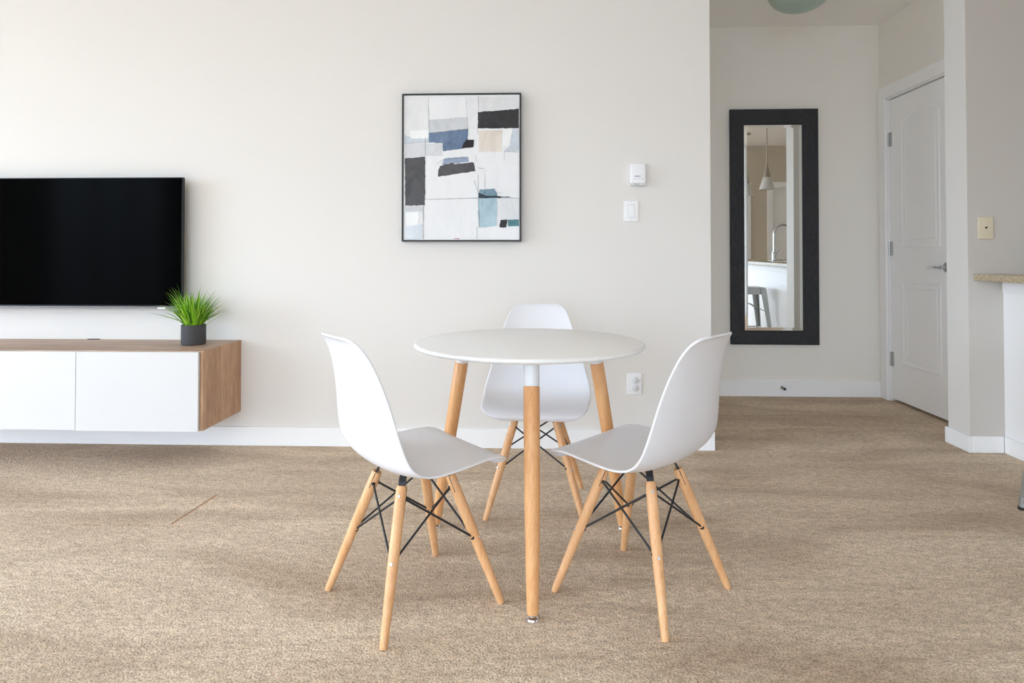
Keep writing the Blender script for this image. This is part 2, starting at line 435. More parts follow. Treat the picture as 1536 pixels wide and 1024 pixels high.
def make_chair(name, label):
    t = thing(name, label, 'chair', group='white shell chairs around the round table')
    s = obj('seat_shell', chair_shell_bm(), M['plastic'], t, True)
    so = s.modifiers.new('thickness', 'SOLIDIFY'); so.thickness = 0.0075; so.offset = -1; so.use_rim = True
    sb = s.modifiers.new('smooth', 'SUBSURF'); sb.levels = 2; sb.render_levels = 2
    corners = [(-1, -1), (1, -1), (1, 1), (-1, 1)]
    mids = {}
    for sx, sy in corners:
        f, tp = leg_axis(sx, sy); d = (tp-f)
        bm = bmesh.new()
        ks = [0, .02, .06, .35, .6, .93, .985, 1.0]; rs = [.0092, .0107, .0112, .0142, .0158, .0162, .0152, .0135]
        tube(bm, [f+d*k for k in ks], rs, 18)
        lg = obj('leg', bm, M['beech'], t, 50)
        # saw slot at the top of the leg
        out = Vector((sx, sy, 0)).normalized()
        side = Vector((-sy, sx, 0)).normalized(); dn = d.normalized()
        nout = (out - dn*out.dot(dn)).normalized()
        for k in (0.93, 0.50):
            bm = bmesh.new()
            c = f + d*k; tube(bm, [c+nout*0.0125, c+nout*0.0178], [0.0048, 0.0042], 12)
            b = obj('bolt', bm, M['steel'], lg, 40); b['label'] = 'small steel bolt head'
        for sg in (-1, 1):
            bm = bmesh.new()
            a0 = f+d*0.875 + side*sg*0.0155; a1 = f+d*0.995 + side*sg*0.0148
            tube(bm, [a0, a1], 0.0013, 6)
            obj('slot', bm, M['slot'], lg)
        # black bracket strap from leg top up to the shell
        bm = bmesh.new()
        q = [f+d*0.97, f+d*1.03, Vector((sx*(TP-0.012), sy*(TP-0.012), 0.4)), Vector((sx*(TP-0.045), sy*(TP-0.045), 0.409 if sy < 0 else 0.405))]
        for a, bb in zip(q[:-1], q[1:]):
            ax = (bb-a); nn = side.cross(ax).normalized()*0.0022; ww = side*0.0105
            vs = [bm.verts.new(p) for p in (a-ww-nn, a+ww-nn, a+ww+nn, a-ww+nn, bb-ww-nn, bb+ww-nn, bb+ww+nn, bb-ww+nn)]
            for fc in ((0, 3, 2, 1), (4, 5, 6, 7), (0, 1, 5, 4), (1, 2, 6, 5), (2, 3, 7, 6), (3, 0, 4, 7)):
                bm.faces.new([vs[i] for i in fc])
        obj('bracket', bm, M['black_steel'], t)
    # crossing rods on all four sides
    for i in range(4):
        a = corners[i]; b = corners[(i+1) % 4]
        for p, q in ((a, b), (b, a)):
            f1, t1 = leg_axis(*p); f2, t2 = leg_axis(*q)
            hi = f1 + (t1-f1)*0.93; lo = f2 + (t2-f2)*0.50
            dirn = (lo-hi).normalized(); out = Vector(((a[0]+b[0]), (a[1]+b[1]), 0)).normalized()
            sh = out*(0.004 if p == a else -0.004)
            hi = hi + dirn*0.013 + sh; lo = lo - dirn*0.011 + sh
            bm = bmesh.new(); tube(bm, [hi, lo], 0.0033, 8)
            tube(bm, [lo-dirn*0.006, lo+dirn*0.002], 0.0085, 12)
            tube(bm, [hi-dirn*0.006, hi+dirn*0.004], 0.0062, 10)
            obj('brace_rod', bm, M['black_steel'], t, 50)
    bm = bmesh.new()
    for sg in (-1, 1):
        box(bm, -0.07, 0.07, sg*0.06-0.012, sg*0.06+0.012, 0.404 if sg > 0 else 0.411, 0.407 if sg > 0 else 0.414)
    box(bm, -0.012, 0.012, -0.06, 0.06, 0.402, 0.405)
    obj('seat_plate', bm, M['black_steel'], t)
    return t

def dup(root, loc, rz, label=None):
    r = root.copy(); COL.objects.link(r); r.location = loc; r.rotation_euler = (0, 0, rz)
    if label: r['label'] = label
    for ch in list(root.children):
        c = ch.copy(); COL.objects.link(c); c.parent = r
        for g in list(ch.children):
            e = g.copy(); COL.objects.link(e); e.parent = c
    return r

def heading(deg): return math.radians(deg) + PI/2      # local front is -Y
chair = make_chair('dining_chair', 'white plastic shell chair left of the table, back to the television wall side')
chair.location = (-0.376, 1.990, 0); chair.rotation_euler = (0, 0, heading(39.2))
chair['label'] = 'white shell chair left of the round table, its seat facing right'
dup(chair, (0.324, 2.055, 0), heading(139.3), 'white shell chair right of the round table, with greyer shaded back')
dup(chair, (-0.002, 2.742, 0), heading(-92.5), 'white shell chair behind the round table, facing the camera')

# ------------------------------------------------------------------ round table
TX, TY, TH = -0.026, 2.287, 0.735
t = thing('round_table', 'round white dining table on three splayed beech legs', 'table', (TX, TY, 0))
R = 0.398
bm = bmesh.new()
lathe(bm, [(0, TH-0.017), (R-0.012, TH-0.017), (R-0.006, TH-0.0155), (R-0.0015, TH-0.012), (R, TH-0.0085), (R-0.0012, TH-0.005), (R-0.004, TH-0.002), (R-0.009, TH), (0, TH)], 128)
obj('tabletop', bm, M['table_white'], t, 40)
bm = bmesh.new(); lathe(bm, [(0.12, TH-0.018), (0.15, TH-0.018), (0.15, TH-0.035), (0.12, TH-0.035), (0.12, TH-0.018)], 48)
for a in (-88, 32, 150):
    r = math.radians(a); bb = bmesh.new(); box(bb, 0.0, 0.27, -0.02, 0.02, TH-0.035, TH-0.018)
    xform(bb, Matrix.Rotation(r, 4, 'Z')); me = bpy.data.meshes.new('tmp'); bb.to_mesh(me); bb.free(); bm.from_mesh(me); bpy.data.meshes.remove(me)
obj('support_frame', bm, M['steel'], t)
for a in (-88, 32, 150):
    r = math.radians(a); u = Vector((math.cos(r), math.sin(r), 0))
    top = u*0.277 + Vector((0, 0, TH-0.018)); foot = u*0.413 + Vector((0, 0, 0.016)); dv = foot-top
    k0 = 0.114
    bm = bmesh.new(); ks = [k0, k0+.004, .3, .55, .8, .985, 1.0]; rs = [.0235, .0248, .0245, .0232, .0205, .0172, .0158]
    tube(bm, [top+dv*k for k in ks], rs, 28)
    lg = obj('leg', bm, M['beech_table'], t, 50)
    bm = bmesh.new(); tube(bm, [top, top+dv*0.01, top+dv*(k0-.004), top+dv*k0], [.0238, .0245, .0245, .0238], 28)
    sl = obj('sleeve', bm, M['sleeve'], lg, 50); sl['label'] = 'white metal sleeve at the top of the leg'
    bm = bmesh.new(); q = foot
    lathe(bm, [(0, 0), (0.0165, 0), (0.018, 0.003), (0.0165, 0.007), (0.007, 0.009), (0.006, 0.02), (0, 0.02)], 24, q.x, q.y)
    g = obj('glide', bm, M['chrome'], lg, 40); g['label'] = 'round metal levelling foot'

# ------------------------------------------------------------------ floating bench
BX1, BY0, BZ0, BZ1 = -1.61, 3.09, 0.184, 0.569
b = thing('tv_bench', 'wall-hung grey oak media bench with glossy white doors', 'cabinet', (BX1, YW, BZ0))
ox = lambda x: x-BX1; oy = lambda y: y-YW; oz = lambda z: z-BZ0
W3 = 1.80; fy = oy(BY0)+0.020
obj('side_panel', bx(-0.016, 0, fy, 0, 0.0, 0.385, bev=0.001), M['oak_side'], b)
obj('side_panel', bx(-W3, -W3+0.016, fy, 0, 0.0, 0.385, bev=0.001), M['oak_side'], b)
obj('top_panel', bx(-W3+0.0155, -0.0155, fy, 0, 0.385-0.0165, 0.3852, bev=0.0005), M['oak_top'], b)
obj('bottom_panel', bx(-W3+0.016, -0.016, fy, 0, 0, 0.016), M['oak_top'], b)
obj('back_panel', bx(-W3+0.016, -0.016, -0.012, -0.004, 0.016, 0.368), M['oak_side'], b)
for k in (1, 2): obj('partition', bx(-0.6*k-0.012, -0.6*k+0.012, fy, -0.012, 0.016, 0.368), M['oak_side'], b)
for i in range(3):
    x1 = -0.6*i-0.0035-(0.012 if i == 0 else 0); x0 = -0.6*(i+1)-0.018
    if i: x1 = -0.6*i-0.0215
    dz = 0.0 if i == 0 else 0.003
    obj('door', bx(x0, x1, oy(BY0)+(0 if i == 0 else 0.001), fy-0.002, 0.000+dz, 0.381, bev=0.0012), M['gloss_white'], b)
bm = bmesh.new(); box(bm, -0.85, -0.785, -0.020, -0.004, 0.3852, 0.3885, bev=0.001)  # thin dark strip imitating the shade in a cable notch
c = obj('notch_shade', bm, M['slot'], b); c['label'] = 'small dark strip standing in for a shaded notch at the back edge'

# ------------------------------------------------------------------ television
TVX1, TVZ0, TVZ1 = -1.898, 0.748, 1.449
t = thing('television', 'large black flat television mounted on the wall above the bench', 'television', (TVX1-0.62, YW, TVZ0))
w, h = 1.24, TVZ1-TVZ0
obj('housing', bx(-w/2, w/2, -0.085, -0.060, 0.004, h, bev=0.002), M['tv_black'], t)
bm = bmesh.new(); box(bm, -w/2+0.03, w/2-0.012, -0.062, -0.042, 0.06, h-0.08, bev=0.006); box(bm, -w/2+0.12, w/2-0.10, -0.042, -0.030, 0.06, h-0.2, bev=0.004)
obj('rear_housing', bm, M['tv_black'], t)
obj('screen', bx(-w/2+0.004, w/2-0.004, -0.0865, -0.0848, 0.016, h-0.005), M['tv_glass'], t)
o = obj('bottom_bezel', bx(-w/2, w/2, -0.0885, -0.060, 0.0, 0.009, bev=0.002), M['tv_silver'], t); o['label'] = 'thin silver strip along the bottom edge'
o = obj('logo_tab', bx(w/2-0.128, w/2-0.085, -0.0892, -0.0800, -0.003, 0.004), M['device_white'], t); o['label'] = 'small pale tab below the screen'
for z in (0.15, 0.4): obj('wall_bracket', bx(-0.25, 0.25, -0.032, -0.001, z, z+0.05), M['black_steel'], t)

# ------------------------------------------------------------------ potted grass
PX_, PY_, PZ_ = -1.780, 3.335, BZ1+0.0008
t = thing('potted_grass', 'small bushy green grass plant in a charcoal pot', 'plant', (PX_, PY_, PZ_))
bm = bmesh.new(); pr, ph = 0.0595, 0.102
lathe(bm, [(0, 0), (pr-0.004, 0), (pr-0.001, 0.003), (pr, 0.008), (pr, ph-0.002), (pr-0.002, ph), (pr-0.006, ph), (pr-0.008, ph-0.003), (pr-0.008, ph-0.02), (0, ph-0.02)], 48)
obj('pot', bm, M['pot'], t, 40)
bm = bmesh.new(); lathe(bm, [(0, ph-0.012), (0.03, ph-0.013), (pr-0.0085, ph-0.016)], 32); obj('soil', bm, M['soil'], t, True)
greens = []
for i, c in enumerate([(112, 172, 36), (146, 204, 50), (76, 136, 30), (182, 222, 92), (50, 96, 30)]):
    g = mat('grass_%d' % i, srgb(*c), 0.42, spec=0.4, Subsurface_Weight=0.0)
    greens.append(g)
bm = bmesh.new(); rnd = random.Random(11)
for i in range(300):
    az = rnd.uniform(0, 2*PI); rr = pr*0.66*math.sqrt(rnd.random())
    lean = rnd.random()**0.75
    ln = rnd.uniform(0.14, 0.24)*(1.0 - 0.10*lean)
    bend = rnd.uniform(0.05, 0.75) + lean*0.65
    if i > 278: lean = rnd.uniform(1.1, 1.6); ln = rnd.uniform(0.15, 0.21); bend = rnd.uniform(0.2, 1.0)
    if i in (280, 281): az = PI + 0.1*(i-280); lean = 1.75; ln = 0.20; bend = 0.35
    if i in (282, 283): az = -0.6*(i-281); lean = 1.5; ln = 0.12; bend = 1.6
    out = Vector((math.cos(az), math.sin(az), 0)); side = Vector((-out.y, out.x, 0))
    if out.y > 0.3: ln *= 0.85
    p = out*rr + Vector((0, 0, ph-0.016)); ang = 0.03 + lean*0.66
    if lean > 1.4: p = out*pr*0.6 + Vector((0, 0, ph+0.004))
    wd = rnd.uniform(0.0024, 0.0046); nseg = 7; prev = None; tw = rnd.uniform(-0.35, 0.35)
    mi = rnd.choices([0, 1, 2, 3, 4], [4, 4, 3, 3, 1])[0]
    for k in range(nseg+1):
        s_ = k/nseg
        a = ang + bend*s_*s_
        o2 = (out + side*tw*s_).normalized(); sd = Vector((-o2.y, o2.x, 0))
        dirv = o2*math.sin(a) + Vector((0, 0, math.cos(a)))
        nv = o2*math.cos(a) - Vector((0, 0, math.sin(a)))
        ww = wd*(1-s_**1.6)*(0.75+0.5*min(1, s_*3)) + 0.0002
        cur = [bm.verts.new(p - sd*ww + nv*ww*0.4), bm.verts.new(p), bm.verts.new(p + sd*ww + nv*ww*0.4)]
        if prev:
            for q in (0, 1):
                f = bm.faces.new((prev[q], prev[q+1], cur[q+1], cur[q])); f.material_index = mi
        prev = cur; p = p + dirv*ln/nseg
obj('leaves', bm, greens, t, True)
for p in t.children:
    if p.name.startswith('leaves'):
        for v in p.data.vertices:
            if v.co.y > 0.165: v.co.y = 0.165

# ------------------------------------------------------------------ abstract picture
W_, H_ = 0.640, 0.794
t = thing('framed_picture', 'abstract painting of grey, white and blue blocks in a thin black frame', 'picture', (-0.402, YW, 1.104))
D = 0.045
bm = bmesh.new(); fw = 0.008
box(bm, -W_/2, -W_/2+fw, -D, -0.001, 0, H_, bev=0.001); box(bm, W_/2-fw, W_/2, -D, -0.001, 0, H_, bev=0.001)
box(bm, -W_/2+fw, W_/2-fw, -D, -0.001, 0, fw, bev=0.001); box(bm, -W_/2+fw, W_/2-fw, -D, -0.001, H_-fw, H_, bev=0.001)
obj('frame', bm, M['frame_black'], t)
def paint(name, c, amt=10, rough=0.8):
    m = mat(name, srgb(*c), rough, spec=0.2)
    n = N(m, 'ShaderNodeTexNoise', Scale=9.0, Detail=8.0, Roughness=0.7, Distortion=1.0); L(m, coords(m, (1, 1, 0.6)), n.inputs['Vector'])
    lo = srgb(*[max(0, v-amt) for v in c]); hi = srgb(*[min(255, v+amt) for v in c])
    L(m, ramp(m, n.outputs['Fac'], [(0.32, lo), (0.68, hi)]), bsdf(m).inputs['Base Color'])
    wv = N(m, 'ShaderNodeTexNoise', Scale=500.0); L(m, coords(m), wv.inputs['Vector'])
    add_bump(m, wv.outputs['Fac'], 0.2, 0.0006)
    return m
cw, chh = W_-0.024, H_-0.024
def cp(x, y): return ((x-438)/736*cw, H_/2 + (515-y)/930*chh)
ART = [
 ((222, 223, 225), 5, [(545, 60), (806, 58), (806, 140), (545, 158)]),
 ((228, 229, 230), 4, [(75, 60), (215, 60), (225, 330), (75, 300)]),
 ((229, 230, 233), 3, [(480, 60), (540, 60), (540, 265), (485, 265)]),
 ((203, 206, 210), 8, [(230, 205), (475, 190), (480, 268), (230, 292)]),
 ((60, 60, 62), 8, [(543, 158), (806, 138), (806, 264), (543, 264)]),
 ((205, 214, 221), 7, [(70, 300), (120, 320), (228, 330), (228, 352), (70, 358)]),
 ((242, 243, 244), 3, [(105, 278), (228, 270), (228, 325), (112, 328)]),
 ((108, 127, 153), 12, [(228, 292), (482, 268), (478, 335), (445, 395), (320, 410), (318, 358), (228, 352)]),
 ((54, 51, 53), 6, [(470, 335), (520, 337), (515, 385), (440, 395), (450, 360)]),
 ((213, 215, 218), 6, [(72, 360), (318, 358), (318, 440), (205, 440), (72, 456)]),
 ((86, 86, 89), 10, [(74, 456), (205, 445), (206, 600), (204, 760), (77, 762)]),
 ((150, 162, 184), 10, [(325, 465), (332, 455), (480, 447), (485, 480), (390, 490), (310, 497)]),
 ((84, 83, 85), 12, [(300, 505), (385, 485), (390, 495), (515, 483), (528, 540), (288, 575), (290, 530)]),
 ((223, 215, 205), 6, [(550, 280), (705, 275), (690, 415), (550, 415)]),
 ((240, 241, 241), 3, [(700, 268), (770, 268), (755, 380), (698, 380)]),
 ((201, 209, 218), 6, [(766, 268), (806, 268), (806, 410), (712, 412), (745, 380)]),
 ((168, 194, 205), 9, [(550, 700), (665, 690), (668, 780), (662, 895), (555, 905), (545, 800)]),
 ((122, 151, 169), 12, [(552, 662), (648, 653), (668, 690), (664, 712), (550, 712)]),
 ((58, 68, 76), 8, [(548, 678), (592, 698), (690, 704), (755, 708), (640, 714), (548, 715)]),
 ((222, 224, 227), 6, [(682, 720), (806, 715), (806, 845), (676, 850)]),
 ((60, 58, 60), 6, [(688, 855), (732, 855), (725, 903), (682, 903)]),
 ((86, 130, 135), 12, [(735, 855), (806, 853), (806, 897), (735, 895)]),
 ((206, 208, 211), 5, [(77, 765), (195, 765), (190, 797), (77, 802)]),
 ((242, 243, 243), 2, [(78, 803), (165, 800), (165, 890), (80, 896)]),
 ((213, 221, 228), 6, [(78, 900), (190, 880), (190, 975), (80, 977)]),
 ((190, 72, 86), 8, [(385, 977), (400, 973), (425, 974), (425, 979)]),
]
LINES = [((205, 325), (206, 440)), ((195, 760), (198, 860)), ((190, 800), (196, 977)), ((545, 560), (552, 905)), ((520, 600), (546, 680)), ((588, 530), (590, 692)),
         ((205, 722), (545, 714)), ((283, 490), (330, 460)), ((545, 520), (585, 525)), ((545, 55), (546, 160)), ((540, 265), (545, 300)), ((712, 412), (806, 419)), ((714, 412), (712, 470)),
         ((70, 358), (228, 350)), ((228, 292), (482, 267)), ((225, 60), (230, 290)), ((470, 60), (480, 270)), ((590, 690), (560, 655)), ((570, 720), (575, 770)), ((600, 690), (700, 680)),
         ((540, 900), (538, 977)), ((335, 462), (480, 450)), ((545, 800), (556, 900)), ((665, 714), (806, 716)), ((530, 440), (536, 480))]
mats = [paint('canvas_white', (234, 235, 237), 4)]
bm = bmesh.new(); rnd = random.Random(3)
yf = -D+0.006
box(bm, -cw/2-0.003, cw/2+0.003, yf, yf+0.02, 0.009, H_-0.009)
lay = 1
for c, amt, poly in ART:
    mats.append(paint('paint_%02d' % lay, c, amt*1.7)); pts = []
    for i, p in enumerate(poly):
        q = poly[(i+1) % len(poly)]
        n = max(2, int(math.dist(p, q)/14))
        for k in range(n):
            tt = k/n; j = 0 if k == 0 else 2.2
            pts.append((p[0]+(q[0]-p[0])*tt+rnd.uniform(-j, j), p[1]+(q[1]-p[1])*tt+rnd.uniform(-j, j)))
    vs = []
    for x, y in pts:
        u, z = cp(min(806, max(71, x)), min(979, max(51, y))); vs.append(bm.verts.new((u, yf-0.00012*lay, z)))
    f = bm.faces.new(vs); f.normal_update()
    if f.normal.y > 0: f.normal_flip()
    f.material_index = lay; lay += 1
    bmesh.ops.triangulate(bm, faces=[f])
mats.append(paint('line_graphite', (112, 116, 122), 12)); li = len(mats)-1
for i, (p, q) in enumerate(LINES):
    a = Vector(p); b_ = Vector(q); nn = Vector((-(b_-a).y, (b_-a).x)).normalized(); pr_ = None
    n = max(3, int((b_-a).length/20)); wv = rnd.uniform(0.8, 1.5)
    for k in range(n+1):
        c = a+(b_-a)*k/n + nn*rnd.uniform(-1.2, 1.2); w = wv*rnd.uniform(0.5, 1.1)
        cur = []
        for sg in (-1, 1):
            u, z = cp(*(c+nn*w*sg)); cur.append(bm.verts.new((u, yf-0.00012*(lay+1), z)))
        if pr_:
            f = bm.faces.new((pr_[0], pr_[1], cur[1], cur[0])); f.normal_update()
            if f.normal.y > 0: f.normal_flip()
            f.material_index = li
        pr_ = cur
obj('canvas', bm, mats, t)

# ------------------------------------------------------------------ small wall devices
t = thing('thermostat', 'white box thermostat with a tiny dark display, above the light switch', 'thermostat', (0.539, YW, 1.401))
obj('housing', bx(-0.040, 0.040, -0.032, -0.001, 0.012, 0.117, bev=0.005, seg=3), M['device_white'], t, 40)
obj('base_strip', bx(-0.038, 0.038, -0.028, -0.001, 0, 0.014, bev=0.003), M['cap'], t)
bm = bmesh.new(); x = -0.018
for k, wd in enumerate((.0035, .003, .004, .003, .0035, .004, .003)):
    box(bm, x, x+wd, -0.0328, -0.0318, 0.0475, 0.0515); x += wd+0.0009
o = obj('display_text', bm, M['ink'], t); o['label'] = 'small dark blue printed mark'
for x in (-0.022, -0.002, 0.016): obj('button_mark', bx(x, x+0.009, -0.0326, -0.0318, 0.0355, 0.0375), M['ink_grey'], t)
for x in (-0.020, -0.012, -0.004, 0.004): obj('vent_slot', bx(x, x+0.003, -0.0288, -0.0276, 0.004, 0.010), M['ink_grey'], t)

def plate(t, w, h, m, d=0.006):
    obj('plate', bx(-w/2, w/2, -d, -0.0005, -h/2, h/2, bev=0.003, seg=3), m, t, 40)
t = thing('light_switch', 'white rocker light switch below the thermostat', 'switch', (0.505, YW, 1.2665))
plate(t, 0.078, 0.113, M['device_white'])
o = obj('switch_surround', bx(-0.0175, 0.0175, -0.0068, -0.004, -0.036, 0.036, bev=0.0006), M['cap'], t)
bm = bx(-0.0155, 0.0155, -0.0105, -0.005, -0.033, 0.033, bev=0.001)
for v in bm.verts:
    if v.co.y < -0.008: v.co.y += 0.0035*(0.5+v.co.z/0.066)
obj('rocker', bm, M['device_white'], t)
for z in (-0.048, 0.048): obj('screw', tube(bmesh.new(), [(0, -0.005, z), (0, -0.0068, z)], 0.003, 12), M['cap'], t)

t = thing('power_outlet', 'white duplex power outlet with round caps, low on the wall', 'outlet', (0.5195, YW, 0.3465))
plate(t, 0.078, 0.113, M['device_white'])
for z in (-0.021, 0.021):
    bm = bmesh.new(); tube(bm, [(0.004, -0.005, z), (0.004, -0.0095, z), (0.004, -0.011, z)], [0.0175, 0.0175, 0.0155], 28)
    c = obj('socket_cap', bm, M['cap'], t, 40)
    bm = bmesh.new(); tube(bm, [(0.004, -0.0105, z), (0.004, -0.0135, z)], [0.0085, 0.0075], 16); obj('cap_grip', bm, M['cap'], c, 40)

t = thing('cable_outlet', 'ivory cable outlet plate above the kitchen counter', 'outlet', (2.360, 3.53, 1.174))
plate(t, 0.077, 0.116, M['device_ivory'], 0.007)
bm = bmesh.new(); tube(bm, [(0, -0.006, 0.002), (0, -0.012, 0.002)], 0.0048, 12); obj('socket', bm, M['slot'], t, 40)
for z in (-0.044, 0.044): obj('screw', tube(bmesh.new(), [(0, -0.006, z), (0, -0.008, z)], 0.003, 12), M['device_ivory'], t)

# ------------------------------------------------------------------ wall mirror
MW, MH = 0.630, 1.716
t = thing('wall_mirror', 'tall mirror with a wide black wooden frame, hung in the entry', 'mirror', (1.731, 4.850, 0.378))
t.rotation_euler = (math.radians(0.24), 0, math.radians(-0.78))
def bar(o0, o1, i0, i1):
    # mitred bar: outer edge o0-o1, inner edge i0-i1 (x,z); profile rises from outer edge then slopes to the inner
    bm = bmesh.new()
    prof = [(0, -0.002), (0, -0.026), (0.06, -0.030), (0.9, -0.027), (0.97, -0.022), (1.0, -0.012), (1.0, -0.002)]
    rings = []
    for a, b_ in ((o0, i0), (o1, i1)):
        rings.append([bm.verts.new((a[0]+(b_[0]-a[0])*k, y, a[1]+(b_[1]-a[1])*k)) for k, y in prof])
    n = len(prof)
    for j in range(n): bm.faces.new((rings[0][j], rings[0][(j+1) % n], rings[1][(j+1) % n], rings[1][j]))
    bm.faces.new(rings[0]); bm.faces.new(rings[1][::-1])
    bmesh.ops.recalc_face_normals(bm, faces=bm.faces[:])
    return bm
A = [(-MW/2, 0), (MW/2, 0), (MW/2, MH), (-MW/2, MH)]
iw0, iw1, iz0, iz1 = -MW/2+0.103, MW/2-0.112, 0.102, MH-0.115
I = [(iw0, iz0), (iw1, iz0), (iw1, iz1), (iw0, iz1)]
for i in range(4):
    j = (i+1) % 4
    obj('frame_rail' if i in (0, 2) else 'frame_stile', bar(A[i], A[j], I[i], I[j]), M['mirror_frame'], t)
bm = bmesh.new(); bv = 0.022
o_ = [(iw0, iz0), (iw1, iz0), (iw1, iz1), (iw0, iz1)]
n_ = [(iw0+bv, iz0+bv), (iw1-bv, iz0+bv), (iw1-bv, iz1-bv), (iw0+bv, iz1-bv)]
vo = [bm.verts.new((x, -0.0135, z)) for x, z in o_]; vi = [bm.verts.new((x, -0.0155, z)) for x, z in n_]
vb = [bm.verts.new((x, -0.008, z)) for x, z in o_]
for i in range(4):
    j = (i+1) % 4
    f = bm.faces.new((vo[i], vo[j], vi[j], vi[i])); f.material_index = 1
    f = bm.faces.new((vb[i], vb[j], vo[j], vo[i])); f.material_index = 1
bm.faces.new(vi); bm.faces.new(vb[::-1])
bmesh.ops.recalc_face_normals(bm, faces=bm.faces[:])
g = obj('mirror_glass', bm, [M['mirror'], M['mirror_bevel']], t); g['label'] = 'clear silvered glass with a bevelled border'

# ------------------------------------------------------------------ door stop
t = thing('door_stop', 'small metal door stop on the entry baseboard', 'door stop', (1.782, 4.841, 0.066))
bm = bmesh.new(); pts = []
for k in range(90):
    a = k*0.7; pts.append((0.006*math.cos(a), -0.006-0.045*k/89, 0.006*math.sin(a)))
tube(bm, pts, 0.0013, 6); tube(bm, [(0, 0.002, 0), (0, -0.007, 0)], 0.011, 16)
obj('spring', bm, M['nickel'], t, 50)
bm = bmesh.new(); tube(bm, [(0, -0.05, 0), (0, -0.064, 0)], [0.0085, 0.0075], 16); obj('rubber_tip', bm, M['rubber'], t, 40)

# ------------------------------------------------------------------ entry ceiling light
t = thing('ceiling_light', 'flush ceiling lamp with a frosted greenish glass bowl in the entry', 'lamp', (1.632, 4.1, ZC))
bm = bmesh.new(); lathe(bm, [(0, 0), (0.09, 0), (0.10, -0.012), (0.10, -0.03), (0, -0.03)], 40); obj('canopy', bm, M['nickel'], t, 40)
bm = bmesh.new(); RB = 0.185; pf = []
for k in range(13):
    a = PI/2*k/12; pf.append((RB*math.sin(a), -0.045-0.121*math.cos(a)))
pf += [(RB-0.004, -0.041), (RB-0.010, -0.047)]
for k in range(12, -1, -1):
    a = PI/2*k/12; pf.append(((RB-0.008)*math.sin(a), -0.047-0.112*math.cos(a)))
lathe(bm, pf, 64); obj('glass_bowl', bm, M['bowl'], t, True)
for k in range(3):
    a = 2*PI*k/3+2.9
    bm = bmesh.new(); c, s_ = math.cos(a), math.sin(a)
    tube(bm, [(0.095*c, 0.095*s_, -0.02), (0.16*c, 0.16*s_, -0.025), (0.192*c, 0.192*s_, -0.035), (0.194*c, 0.194*s_, -0.065), (0.184*c, 0.184*s_, -0.072)], 0.006, 10)
    obj('clip', bm, M['nickel'], t, 50)

# ------------------------------------------------------------------ kitchen peninsula
PX0, PXC, PXE, PYN = 2.449, 2.295, 3.10, 0.6
struct('wall_peninsula', bx(PX0, 2.56, PYN, 3.53, 0, 0.897), M['trim'])
bm = bmesh.new(); box(bm, 2.434, PX0, PYN, 3.517, 0.835, 0.897, bev=0.003)
struct('trim_4', bm, M['trim'])
SX0, SX1, SY0, SY1 = 2.66, 3.02, 1.83, 2.50
bm = bmesh.new()
xs = [PXC, SX0, SX1, PXE]; ys = [PYN, SY0, SY1, 3.53]
top, bot = 0.933, 0.898
for z, flip in ((top, False), (bot, True)):
    V = {(i, j): bm.verts.new((xs[i], ys[j], z)) for i in range(4) for j in range(4)}
    for i in range(3):
        for j in range(3):
            if i == 1 and j == 1: continue
            q = [V[i, j], V[i+1, j], V[i+1, j+1], V[i, j+1]]
            bm.faces.new(q[::-1] if flip else q)
    if z == top: VT = V
    else: VB = V
def wallq(a, b_): bm.faces.new((VB[a], VB[b_], VT[b_], VT[a]))
for i in range(3):
    wallq((i, 0), (i+1, 0)); wallq((i+1, 3), (i, 3)); wallq((3, i), (3, i+1)); wallq((0, i+1), (0, i))
wallq((2, 1), (1, 1)); wallq((1, 2), (2, 2)); wallq((1, 1), (1, 2)); wallq((2, 2), (2, 1))
bmesh.ops.recalc_face_normals(bm, faces=bm.faces[:])
t = tag(obj('countertop', bm, M['counter']), 'beige speckled breakfast bar countertop beside the column', 'countertop')
bv = t.modifiers.new('edge', 'BEVEL'); bv.width = 0.006; bv.segments = 3; bv.limit_method = 'ANGLE'
bm = bmesh.new(); a, c = (SX1-SX0)/2, (SY1-SY0)/2; sx_, sy_ = (SX0+SX1)/2, (SY0+SY1)/2
def loop(ax, ay, z): return [bm.verts.new((sx_+p, sy_+q, top+z)) for p, q in ((-ax, -ay), (ax, -ay), (ax, ay), (-ax, ay))]
ls = [loop(a+0.015, c+0.015, 0.0005), loop(a+0.015, c+0.015, 0.004), loop(a-0.006, c-0.006, 0.004), loop(a-0.012, c-0.012, -0.16), loop(a-0.03, c-0.03, -0.175)]
for p, q in zip(ls[:-1], ls[1:]):
    for i in range(4): bm.faces.new((p[i], p[(i+1) % 4], q[(i+1) % 4], q[i]))
bm.faces.new(ls[-1]); bmesh.ops.recalc_face_normals(bm, faces=bm.faces[:])
sk = obj('sink_basin', bm, M['steel'], t); sk['label'] = 'stainless steel sink basin set into the countertop'

